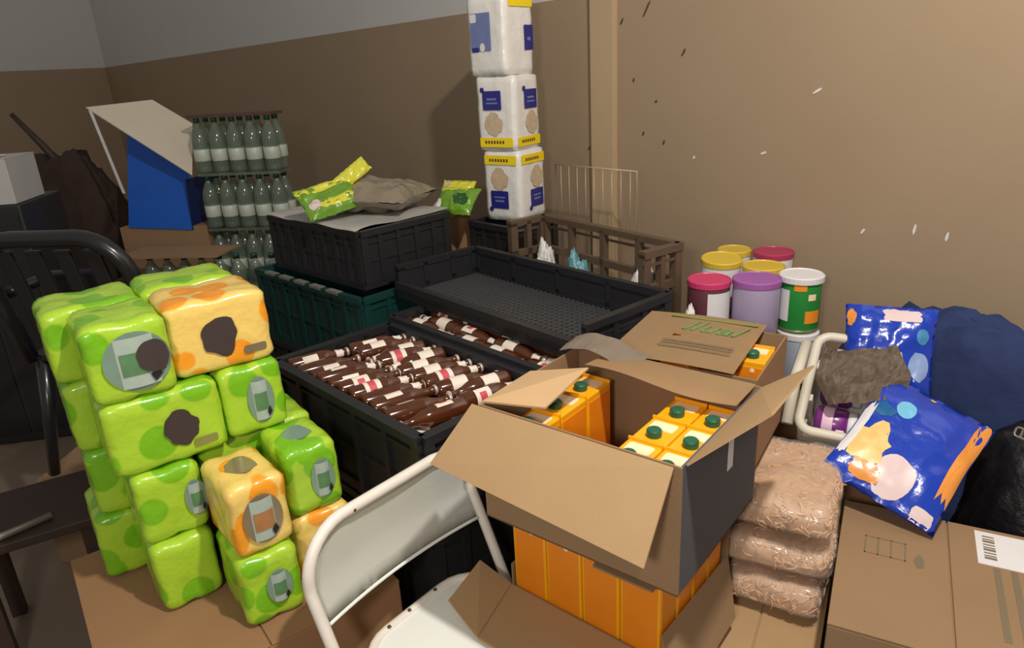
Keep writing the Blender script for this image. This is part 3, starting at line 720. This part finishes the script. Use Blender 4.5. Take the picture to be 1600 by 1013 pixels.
bag('snack_bag', 'blue snack bag with crisps picture and pale blob lying on the closed cartons', 'bag', axes((.915, 1.440, .728), (.155, -.14, -.075), (.24, .125, .11)), .265, .33, .065, BLUEB,
    (('orange_edge', ORB, .93, .60, .06, .36, .3, 1), ('crisp_picture', CHIP, .22, .34, .17, .17, .5, 0), ('orange_patch', ORB, .30, .13, .14, .07, .5, 0), ('pale_blob', PALE, .52, .20, .17, .17, .12, 0), ('light_disc', CYAN, .31, .72, .085, .075, .05, 0),
     ('white_edge', WHT, .045, .42, .035, .24, .5, 1), ('price_patch', PALE, .86, .06, .09, .05, .1, 1), ('teal_patch', mat('teal_film', (20, 96, 150), .25, .15, 14., .4), .14, .64, .10, .06, .4, 0), ('yellow_mark', TAPE, .46, .955, .025, .02, .3, 0)), 1.3, .008)
bag('snack_bag', 'blue snack bag with white and orange print standing behind the flat one', 'bag', frame(.985, 1.70, .855, 114, 62), .22, .26, .06, BLUEB,
    (('white_patch', WHT, .25, .40, .2, .11, .6, 0), ('orange_patch', ORB, .60, .22, .10, .2, .4, 0), ('pale_blob', mat('pale_blue_blob', (136, 160, 206), .3, .1, 20., .3), .84, .40, .11, .15, .2, 0), ('silver_top', PALE, .62, .91, .22, .06, .3, 1), ('cyan_disc', mat('teal_disc', (70, 140, 190), .3, .06, 20., .3), .86, .70, .07, .08, .1, 0), ('orange_corner', ORB, .06, .86, .05, .09, .3, 0)), 5.1, .012)
# taupe sheet made up in place of a blurred smear between them
tp = MB()
def tpf(u, v):
    q = Vector(((u - .5) * .20, (v - .5) * .15, 0)); k = 1 - .5 * abs(v - .5) - .4 * abs(u - .5)
    q.z = .035 * noise.noise(q * 14 + Vector((3, 1, 0))) + .018 * abs(noise.noise(q * 40)); q.x *= k + .3; return q
tp.grid(tpf, 26, 20); bmesh.ops.solidify(tp.bm, geom=tp.bm.faces[:], thickness=.0015)
s = tp.build('smear_sheet', TAUPE); s.matrix_world = frame(.875, 1.605, .845, 112, 42, 8); tag(s, 'crumpled taupe sheet in place of a blurred smear between the two blue snack bags', 'wrap')

# ================================================================== PASTA BAGS, MIDDLE AND RIGHT CARTONS
MA = 118.0
mbx = Matrix.Translation((.36, 1.18, 0)) @ az(MA)
midb = closed_box('closed brown carton with a centre seam under the pasta bags', (.352, 1.215, 0), .258, .40, .42, 119, CARD)
for i in range(3):
    Mx = Matrix.Translation((.615 + .003 * i, 1.405 + .006 * i, .4225 + i * .099)) @ az(120 + (3, -2, 0)[i])
    t = thing('pasta_bag', ('bottom', 'middle', 'topmost')[i] + ' clear bag of tan pasta in the stack beside the juice box', 'pasta bag', M=Mx, group='stacked pasta bags')
    w_, d_, h_ = .238, .325, .090
    def shape(off):
        mb = soft_box(w_ + off, d_ + off, h_ + off * .5, .040, 15, 0, 2, 0., i * 3.)
        for v in mb.bm.verts:
            c = v.co; k = .016 * noise.noise(Vector((c.x * 9 + i * 5, c.y * 9, c.z * 16))) + .007 * noise.noise(c * 38)
            e_ = Vector((c.x / (w_ / 2), c.y / (d_ / 2), 0)); sq = 1 - .28 * max(0, abs(c.z - h_ / 2) / (h_ / 2) - .25) * (0 if c.z > h_ / 2 else 1)
            v.co.x = c.x * sq * (1 + k * 3); v.co.y = c.y * sq * (1 + k * 2); v.co.z = max(-.0 + .001, c.z + k * (1 if c.z > h_ * .6 else .1))
        return mb
    fb = shape(0.)
    rr = random.Random(20 + i); pc = MB()
    fb.bm.faces.ensure_lookup_table(); fb.bm.normal_update()
    fl = [f for f in fb.bm.faces if f.normal.z > -.3]
    for k in range(300):
        f = rr.choice(fl); c = f.calc_center_median() + f.normal * .0008; a_ = f.normal.orthogonal().normalized(); b_ = f.normal.cross(a_); an = rr.uniform(0, 6.28)
        dx = (a_ * math.cos(an) + b_ * math.sin(an)) * rr.uniform(.008, .016); bend = f.normal.cross(dx) * rr.uniform(-.6, .6)
        pc.tube([c - dx, c + bend, c + dx], .0022, 5)
    fb.build('pasta_fill', PASTAD, t, True)
    pc.build('pasta_pieces', PASTA, t, True, kind='stuff')
    shape(.010).build('clear_film', FILM, t, True)
# right cartons
rb = closed_box('closed brown carton with a shipping label and tape marks', (.565, 1.05, 0), .42, .44, .60, 119, CARD2)
RW, RD, RH = .42, .44, .60
# (the seam between its flaps is a real gap; stamp, streaks and label are print)
st = MB()
for (x0, x1, y0, y1) in ((.05, .13, .31, .313), (.05, .13, .25, .253), (.05, .053, .25, .313), (.127, .13, .25, .313), (.075, .078, .25, .313), (.10, .103, .25, .313)):
    st.box((x0, y0, RH), (x1, y1, RH + .0008))
st.build('stamp_print', GREYP, rb)
MB().poly(disc_pts(.010, .022, 16, .3), .0008, Matrix.Translation((.155, .26, RH))).build('smudge', GREYP, rb)
for x_ in (.288, .318): MB().box((x_, .08, RH), (x_ + .012, .30, RH + .0008)).build('tape_streak', GREYP, rb)
lbp = MB().box((.262, .305, RH), (.40, .425, RH + .0012)).build('shipping_label', WHT, rb)
bars = MB()
for k in range(9): bars.box((.275, .325 + k * .010, RH + .0012), (.297, .325 + k * .010 + (.004 if k % 3 else .007), RH + .0018))
bars.build('printed_lines', GREYP, lbp)
MB().box((.352, .33, RH + .0012), (.360, .405, RH + .0018)).build('printed_lines', BLACK, lbp)

# ================================================================== NAVY CLOTH AND BLACK BAG AT THE RIGHT
def heap(name, label, cat, loc, sx, sy, sz, m, seed, rough=.25, a=0, fold=7.):
    mb = MB(); bmesh.ops.create_icosphere(mb.bm, subdivisions=5, radius=1.0)
    for v in mb.bm.verts:
        d = v.co.normalized(); k = 1 + rough * noise.noise(d * 1.6 + Vector((seed, 0, 0))) + rough * .35 * (1 - abs(noise.noise(d * fold * .5 + Vector((seed, 2, 0)))) * 2) * .5 + rough * .30 * noise.noise(d * fold * 1.6)
        z = d.z * k * sz
        if z < -.55 * sz: z = -.55 * sz
        v.co = Vector((d.x * k * sx, d.y * k * sy, z + .55 * sz))
    o = mb.build(name, m, smooth=True); o.matrix_world = Matrix.Translation(loc) @ az(90 - a); tag(o, label, cat); return o
heap('navy_cloth', 'heap of dark navy fabric against the wall behind the snack bags', 'cloth', (1.27, 1.80, 0), .44, .115, .61, NAVY, 2.2, .16, a=-50, fold=9)
heap('black_bag', 'shiny black bag beside the snack bags and cartons', 'bag', (1.27, 1.44, 0), .20, .17, .49, BLKBAG, 8.4, .16, a=-40)
bpy.context.view_layer.update()
_bag = [o for o in bpy.data.objects if o.name == 'black_bag'][0]; _mi = _bag.matrix_world.inverted()
_o = _mi @ Vector((.30, .20, 1.50)); _t = _mi @ Vector((1.125, 1.36, .80))
_hit, _loc, _nor, _ = _bag.ray_cast(_o, (_t - _o).normalized())
_q = (_bag.matrix_world.to_3x3() @ _nor).normalized().to_track_quat('Z', 'Y').to_matrix().to_4x4() if _hit else Matrix()
BK = Matrix.Translation(_bag.matrix_world @ _loc + (_q @ Vector((0, 0, .002)))) @ _q if _hit else frame(1.1, 1.37, .66, 110, 60)
t = thing('metal_buckle', 'small shiny metal buckle on the black bag', 'buckle', M=BK)
MB().tube([(x, y, 0) for x, y in rrect(.03, .022, .006, 3)], .003, 6, closed=True).build('buckle_ring', STEEL, t, True)
MB().box((-.002, -.011, -.002), (.002, .011, .002)).build('prong', STEEL, t)

# ================================================================== TISSUE TOWER
TC = Vector((.03, 2.965, 0)); TA = 127.0; z0 = 1.022
for i, (lab, dx) in enumerate((('lowest white tissue pack of the tower, printed side upside down', .016), ('middle white tissue pack of the tower with navy label and yellow band', .004), ('topmost white tissue pack of the tower with a pale blue label', -.012))):
    hh = .285
    t = thing('tissue_pack', lab, 'tissue pack', M=Matrix.Translation((TC.x + dx, TC.y, z0 + i * hh)) @ az(TA + (0, -1.5, 2)[i]), group='tower of white tissue packs')
    S = .182
    soft_box(S, S, hh + .002, .014, 9, 0, 2, .004, i * 5.).build('wrap', TPW, t, True)
    Fl = lambda x, z, o=.0038: Matrix.Translation((x, -S / 2 - o, z)) @ FRONT                       # left face in view
    Fr = lambda y, z, o=.0038: Matrix.Translation((S / 2 + o, y, z)) @ Matrix.Rotation(R(90), 4, 'Z') @ FRONT
    up_ = i != 0
    def zz(v): return v if up_ else hh - v
    for Fm, sg in ((Fl, 1), (Fr, 1)):
        cx = -.012 if Fm is Fl else .02
        if i < 2:
            MB().poly(rrect(.088, .072, .004), .001, Fm(cx, zz(.195))).build('navy_label', TPB, t)
            MB().poly(rrect(.045, .008, .002), .001, Fm(cx, zz(.20), .0048)).build('label_lettering', TPB2, t)
            MB().poly(rrect(.055, .006, .002), .001, Fm(cx, zz(.185), .0048)).build('label_lettering', TPB2, t)
            MB().poly(disc_pts(.010, .010, 16), .001, Fm(cx - .045, zz(.235))).build('round_mark', TPB, t)
            MB().poly(disc_pts(.044, .045, 20, .3, 2), .001, Fm(cx + .002, zz(.108))).build('tan_picture', TPT, t)
            MB().poly(rrect(S * .87, .036, .003), .001, Fm(0, zz(.035))).build('yellow_band', TAPE, t)
            for k in range(7): MB().poly(rrect(.008, .012, .002), .001, Fm(-.05 + k * .014, zz(.036), .0048)).build('band_lettering', RUST, t)
        elif Fm is Fl:
            MB().poly(rrect(.098, .135, .004), .001, Fm(-.022, .16)).build('pale_label', TPB2, t)
            MB().poly(rrect(.034, .016, .002), .001, Fm(-.05, .098, .0048)).build('navy_print', TPB, t)
            MB().poly(rrect(.03, .03, .006), .001, Fm(-.055, .21, .0048)).build('white_print', WHT, t)
            MB().poly(disc_pts(.012, .016, 14), .001, Fm(-.015, .105, .0048)).build('white_print', WHT, t)
        else:
            MB().poly(rrect(.055, .09, .004), .001, Fm(.055, .135)).build('navy_label', TPB, t)
            MB().poly(rrect(.02, .012, .002), .001, Fm(.055, .13, .0048)).build('white_print', TPB2, t)
            MB().poly(rrect(S * .8, .036, .003), .001, Fm(0.01, .262)).build('yellow_band', TAPE, t)

# ================================================================== THINGS ON THE BLACK CRATE
sh = MB()
def shf(u, v):
    q = Vector((.01 + .62 * u, -.02 + .44 * v, .002)); q.z += .006 * noise.noise(q * 9) - .02 * max(0, .06 - v) * 4; return q
sh.grid(shf, 30, 20); bmesh.ops.solidify(sh.bm, geom=sh.bm.faces[:], thickness=.006)
s = sh.build('white_sheet', mat('white_foam_sheet', (238, 236, 230), .45, .05, 14., bump=.2)); s.matrix_world = Matrix.Translation((K3.x, K3.y, 1.116)) @ az(134); tag(s, 'white plastic sheet covering the black ribbed crate', 'sheet')
bag('silver_bag', 'flat silver grey bag lying on the white sheet', 'bag', frame(-.50, 2.78, 1.178, 112, 0, 0), .40, .30, .115, SILV, (), 2.7, .022, 30)
bag('tea_bag_pack', 'yellow-green printed bag leaning on the silver bag', 'bag', frame(-.655, 2.66, 1.195, 62, 42, 12), .24, .15, .05, GRB, (('yellow_stripe', YGR, .5, .80, .46, .12, .3, 1), ('yellow_stripe', YGR, .60, .30, .34, .12, .4, 1), ('pale_patch', PALE, .2, .35, .12, .14, .5, 0)), 7.7, .016)
bag('tea_bag_pack', 'bright yellow folded bag top sticking up behind the silver bag', 'bag', frame(-.585, 2.76, 1.265, 58, 62, 30), .17, .06, .02, YGR, (), 3.1, .008)
bag('leaf_bag', 'green foil bag next to the foot of the tissue tower', 'bag', frame(-.20, 2.845, 1.125, 118, 38, 0), .19, .14, .06, GRB, (('dark_leaf', mat('dark_green_print', (34, 84, 30), .3, .2, 30., .4), .7, .45, .2, .2, .5, 0), ('silver_patch', WHT, .14, .24, .12, .18, .5, 0), ('yellow_top', YGR, .45, .85, .35, .08, .3, 1)), 9.9, .012)
bag('leaf_bag', 'yellow-green bag behind the green foil bag', 'bag', frame(-.20, 2.98, 1.14, 118, 50, 0), .16, .11, .04, YGR, (('pale_patch', PALE, .2, .8, .12, .1, .4, 0),), 4.4, .01)
t = closed_box('dark flat carton behind the silver bag carrying the green foil bags', (-.46, 3.03, 0), .21, .22, 1.04, 134, CARDIN)
# stuff inside the slotted crate
heap('white_bag', 'white crumpled plastic bag inside the slotted crate by the wall', 'bag', (.44, 2.23, .62), .06, .035, .225, WBAG, 3.0, .3, a=-50)
heap('white_bag', 'small white plastic bag in the slotted crate near the tissue tower', 'bag', (.14, 2.61, .62), .045, .04, .235, WBAG, 6.0, .3)
heap('teal_bag', 'teal tinted plastic bag in the slotted crate', 'bag', (.25, 2.46, .62), .05, .04, .232, TEALB, 9.0, .3)
heap('white_bag', 'white plastic bag hanging out by the lettered box', 'bag', (.535, 1.96, .62), .035, .035, .18, WBAG, 4.2, .35)
# wire rack leaning at the wall above the slotted crate
wr = thing('wire_rack', 'thin pale wire rack leaning on the wall above the slotted crate', 'rack', M=Matrix.Translation((.30, 2.86, 1.0)) @ az(140))
MB().tube([(-.13, 0, 0), (.30, -.0, 0), (.30, 0, .235), (-.13, 0, .235)], .0022, 6, closed=True).build('frame_wire', WIRE, wr, True)
for k in range(9): MB().tube([(-.10 + k * .046, .001, 0), (-.10 + k * .046, .001, .235)], .0013, 5).build('upright_wire', WIRE, wr, True)

# ================================================================== LEFT BACKGROUND: TABLE, BOTTLES, BLUE BOX
TBA = 100.0
tb = thing('side_table', 'dark low table carrying the bottle packs at the back', 'table', (-2.25, 3.62, 0), TBA)
TZ = .62
MB().box((0, 0, TZ - .03), (1.45, .62, TZ), bev=.004).build('tabletop', DWOOD, tb)
for x, y in ((.05, .05), (1.40, .05), (.05, .57), (1.40, .57)): MB().box((x - .025, y - .025, 0), (x + .025, y + .025, TZ - .03)).build('leg', DWOOD, tb)
gp = [(.012, 0), (.036, .002), (.0415, .012), (.0405, .03), (.0415, .05), (.0395, .09), (.0415, .12), (.0415, .165), (.036, .195), (.022, .225), (.0135, .24), (.0135, .256)]
GB_ = (MB().lathe(gp, 14).mesh('bottle_body', GGLASS, True), MB().lathe([(.0405, .06), (.0418, .062), (.0418, .118), (.0405, .12)], 14).mesh('bottle_label', GWATER, True), MB().lathe([(.0155, .248), (.0155, .268), (.013, .271)], 12).mesh('bottle_cap', GCAP, True))
def green_bottle(M, label, group):
    t = thing('soda_bottle', label, 'bottle', group=group, M=M)
    for me in GB_: inst(me, me.name.split('.')[0], t)
BT = Matrix.Translation((-1.60, 3.66, TZ)) @ az(98)
for lv in range(3):
    for i in range(5):
        for j in range(2):
            green_bottle(BT @ Matrix.Translation((.06 + i * .094, .06 + j * .0865, lv * .286 + .001)), ('clear greenish soda bottle in the bottom layer of the tall pack stack', 'clear greenish soda bottle in the middle layer of the tall pack stack', 'clear greenish soda bottle in the top layer of the tall pack stack')[lv], 'soda bottles in the tall stack, layer %s' % ('bottom', 'middle', 'top')[lv])
    s = MB().box((.03, .03, lv * .286 + .272), (.47, .175, lv * .286 + .2865)).build('pack_sheet', (GGLASS, GGLASS, mat('brown_film', (92, 66, 54), .4, .2, 20., alpha=.55))[lv])
    s.matrix_world = BT; tag(s, ('clear sheet between the bottom and middle bottle layers', 'clear sheet between the middle and top bottle layers', 'brownish wrap film over the top bottle layer')[lv], 'sheet')
# low row of bottles with a cardboard sheet on top, in front
FT = Matrix.Translation((-2.0, 3.50, 0)) @ az(98)
lt = thing('low_bench', 'low dark bench holding the front row of soda bottles', 'bench', M=Matrix.Translation((-1.82, 3.33, 0)) @ az(98))
MB().box((0, 0, .55), (.88, .20, .58), bev=.003).build('bench_top', DWOOD, lt)
for x in (.06, .82):
    for y in (.03, .17): MB().box((x - .02, y - .02, 0), (x + .02, y + .02, .55)).build('leg', DWOOD, lt)
BT2 = lt.matrix_world.copy()
for i in range(9):
    green_bottle(BT2 @ Matrix.Translation((.06 + i * .09, .06, .581)), 'clear soda bottle in the low front row under the brown cardboard sheet', 'soda bottles in the low front row')
s = MB().box((-.06, -.02, .853), (.46, .20, .861)).build('cardboard_sheet', CARD2); s.matrix_world = BT2; tag(s, 'brown cardboard sheet lying on the low row of soda bottles', 'sheet')
# open blue-lined box with a pale lid flap
bx = thing('blue_lined_box', 'open box with blue inside and a pale lid slanting over it', 'box', M=Matrix.Translation((-2.12, 3.78, TZ - .12)) @ az(98))
MB().box((.04, .004, .122), (.54, .32, .42)).build('lower_body', CARD2, bx)
MB().slab([(.10, -.002, .42), (.46, -.002, .40), (.46, .10, .72), (.10, .18, .94)], .004).build('blue_panel', BLUEC, bx, label='deep blue inner panel')
MB().slab([(.46, -.004, .40), (.46, .3, .40), (.46, .3, .66), (.46, .02, .66)], .004).build('blue_side', mat('navy_blue_lining', (14, 40, 96), .5, .1, 10.), bx)
MB().slab([(.05, -.04, 1.045), (.26, .20, 1.06), (.46, .20, .93), (.545, -.04, .69)], .006).build('pale_lid', mat('pale_grey_card', (206, 196, 178), .7, .05, 10.), bx)
MB().slab([(.085, .035, .60), (.100, .035, .60), (.075, -.035, 1.03), (.06, -.035, 1.03)], .004).build('white_edge', WHT, bx)
# dark debris and stick behind
heap('dark_bundle', 'dark brown bundle of cloth beside the blue-lined box', 'bundle', (-2.62, 4.25, .495), .34, .22, .50, mat('dark_bundle_cloth', (56, 40, 34), .9, .3, 8., bump=.3), 5.0, .3)
s = MB().tube([(-2.55, 4.3, 1.10), (-2.68, 4.28, 1.33), (-2.80, 4.26, 1.52)], [.026, .022, .014], 8).build('brown_stick', DWOOD, smooth=True); tag(s, 'brown wooden stick poking up from the dark bundle', 'stick')
t2 = thing('back_bench', 'dark bench under the brown bundle at the back', 'bench', (-3.3, 3.9, 0), 90)
MB().box((0, 0, .44), (1.1, .8, .49)).build('bench_top', DWOOD, t2)
for x in (.05, 1.05):
    for y in (.05, .75): MB().box((x - .03, y - .03, 0), (x + .03, y + .03, .44)).build('leg', DWOOD, t2)

# ================================================================== BLACK PLASTIC CHAIR AND WHITE BOX AT THE LEFT
def plastic_chair(label, loc, a, dz):
    t = thing('plastic_chair', label, 'chair', (loc[0], loc[1], dz), a, 'black plastic chairs')
    hw = .25; zt = .86
    ol = [(-hw, .42)] + [(-hw, .62)] + [(x, z) for x, z in reversed(arc((-hw + .14, zt - .14), .14, 90, 180))] + [(x, z) for x, z in reversed(arc((hw - .14, zt - .14), .14, 0, 90))] + [(hw, .62), (hw, .42)]
    yb = lambda z: (z - .42) * .22
    MB().tube([(x, yb(z), z) for x, z in ol], .026, 10).build('back_frame', BLKCH, t, True)
    for k in range(4):
        x = -.15 + k * .10
        MB().box((-.026, -.008, 0), (.026, .006, .38), Matrix.Translation((x, yb(.45), .45)) @ Matrix.Rotation(-R(12.4), 4, 'X'), bev=.004).build('back_slat', BLKCH, t)
    MB().poly(rrect(.50, .46, .06), .02, Matrix.Translation((0, -.22, .42))).build('seat', BLKCH, t)
    for sx in (-1, 1):
        for yy, y2 in ((-.42, -.47), (-.02, .05)): MB().tube([(sx * .22, yy, .43), (sx * .25, y2, 0)], [.026, .018], 8).build('leg', BLKCH, t, True)
        MB().tube([(sx * .26, yb(.66), .66), (sx * .27, -.2, .66), (sx * .26, -.38, .62), (sx * .24, -.41, .44)], .02, 8).build('armrest', BLKCH, t, True)
    return t
closed_box('brown carton on the floor under the black plastic chair', (-1.70, 2.16, 0), .62, .50, .345, 92, CARD2)
plastic_chair('black plastic chair with a slatted back behind the spotted packs', (-1.40, 2.22), 278, .347)
db = thing('dark_cabinet', 'dark low cabinet behind the black chair with a white carton on top', 'cabinet', (-2.62, 3.1, 0), 80)
MB().box((0, 0, 0), (.46, .45, 1.16), bev=.01).build('body', BLACKP, db)
MB().box((.02, -.006, .05), (.22, 0, 1.12), bev=.002).build('door', BLKCH, db); MB().box((.24, -.006, .05), (.44, 0, 1.12), bev=.002).build('door', BLKCH, db)
wbx = closed_box('white carton with papers standing on the dark cabinet', (-2.60, 3.12, 1.162), .42, .30, .20, 80, mat('white_carton', (188, 186, 184), .7, .06, 10.))
MB().slab([(.05, .01, .202), (.37, .01, .202), (.37, .14, .206), (.05, .14, .206)], .004).build('paper_sheet', mat('cream_paper', (222, 212, 186), .7, .05, 10.), wbx)
# wooden stool at the lower left with a metal bar
stl = thing('wooden_stool', 'dark brown wooden stool frame beside the carton under the packs', 'stool', (-1.50, 1.86, 0), 60)
MB().box((-.17, -.17, .40), (.17, .17, .43), bev=.004).build('stool_top', DWOOD, stl)
for x in (-.14, .14):
    for y in (-.14, .14): MB().box((x - .02, y - .02, 0), (x + .02, y + .02, .40)).build('leg', DWOOD, stl)
s = MB().tube([(-1.62, 1.56, .442), (-1.40, 1.80, .442)], .011, 8).build('metal_bar', STEEL, smooth=True); tag(s, 'round grey metal bar lying across the dark stool', 'bar')
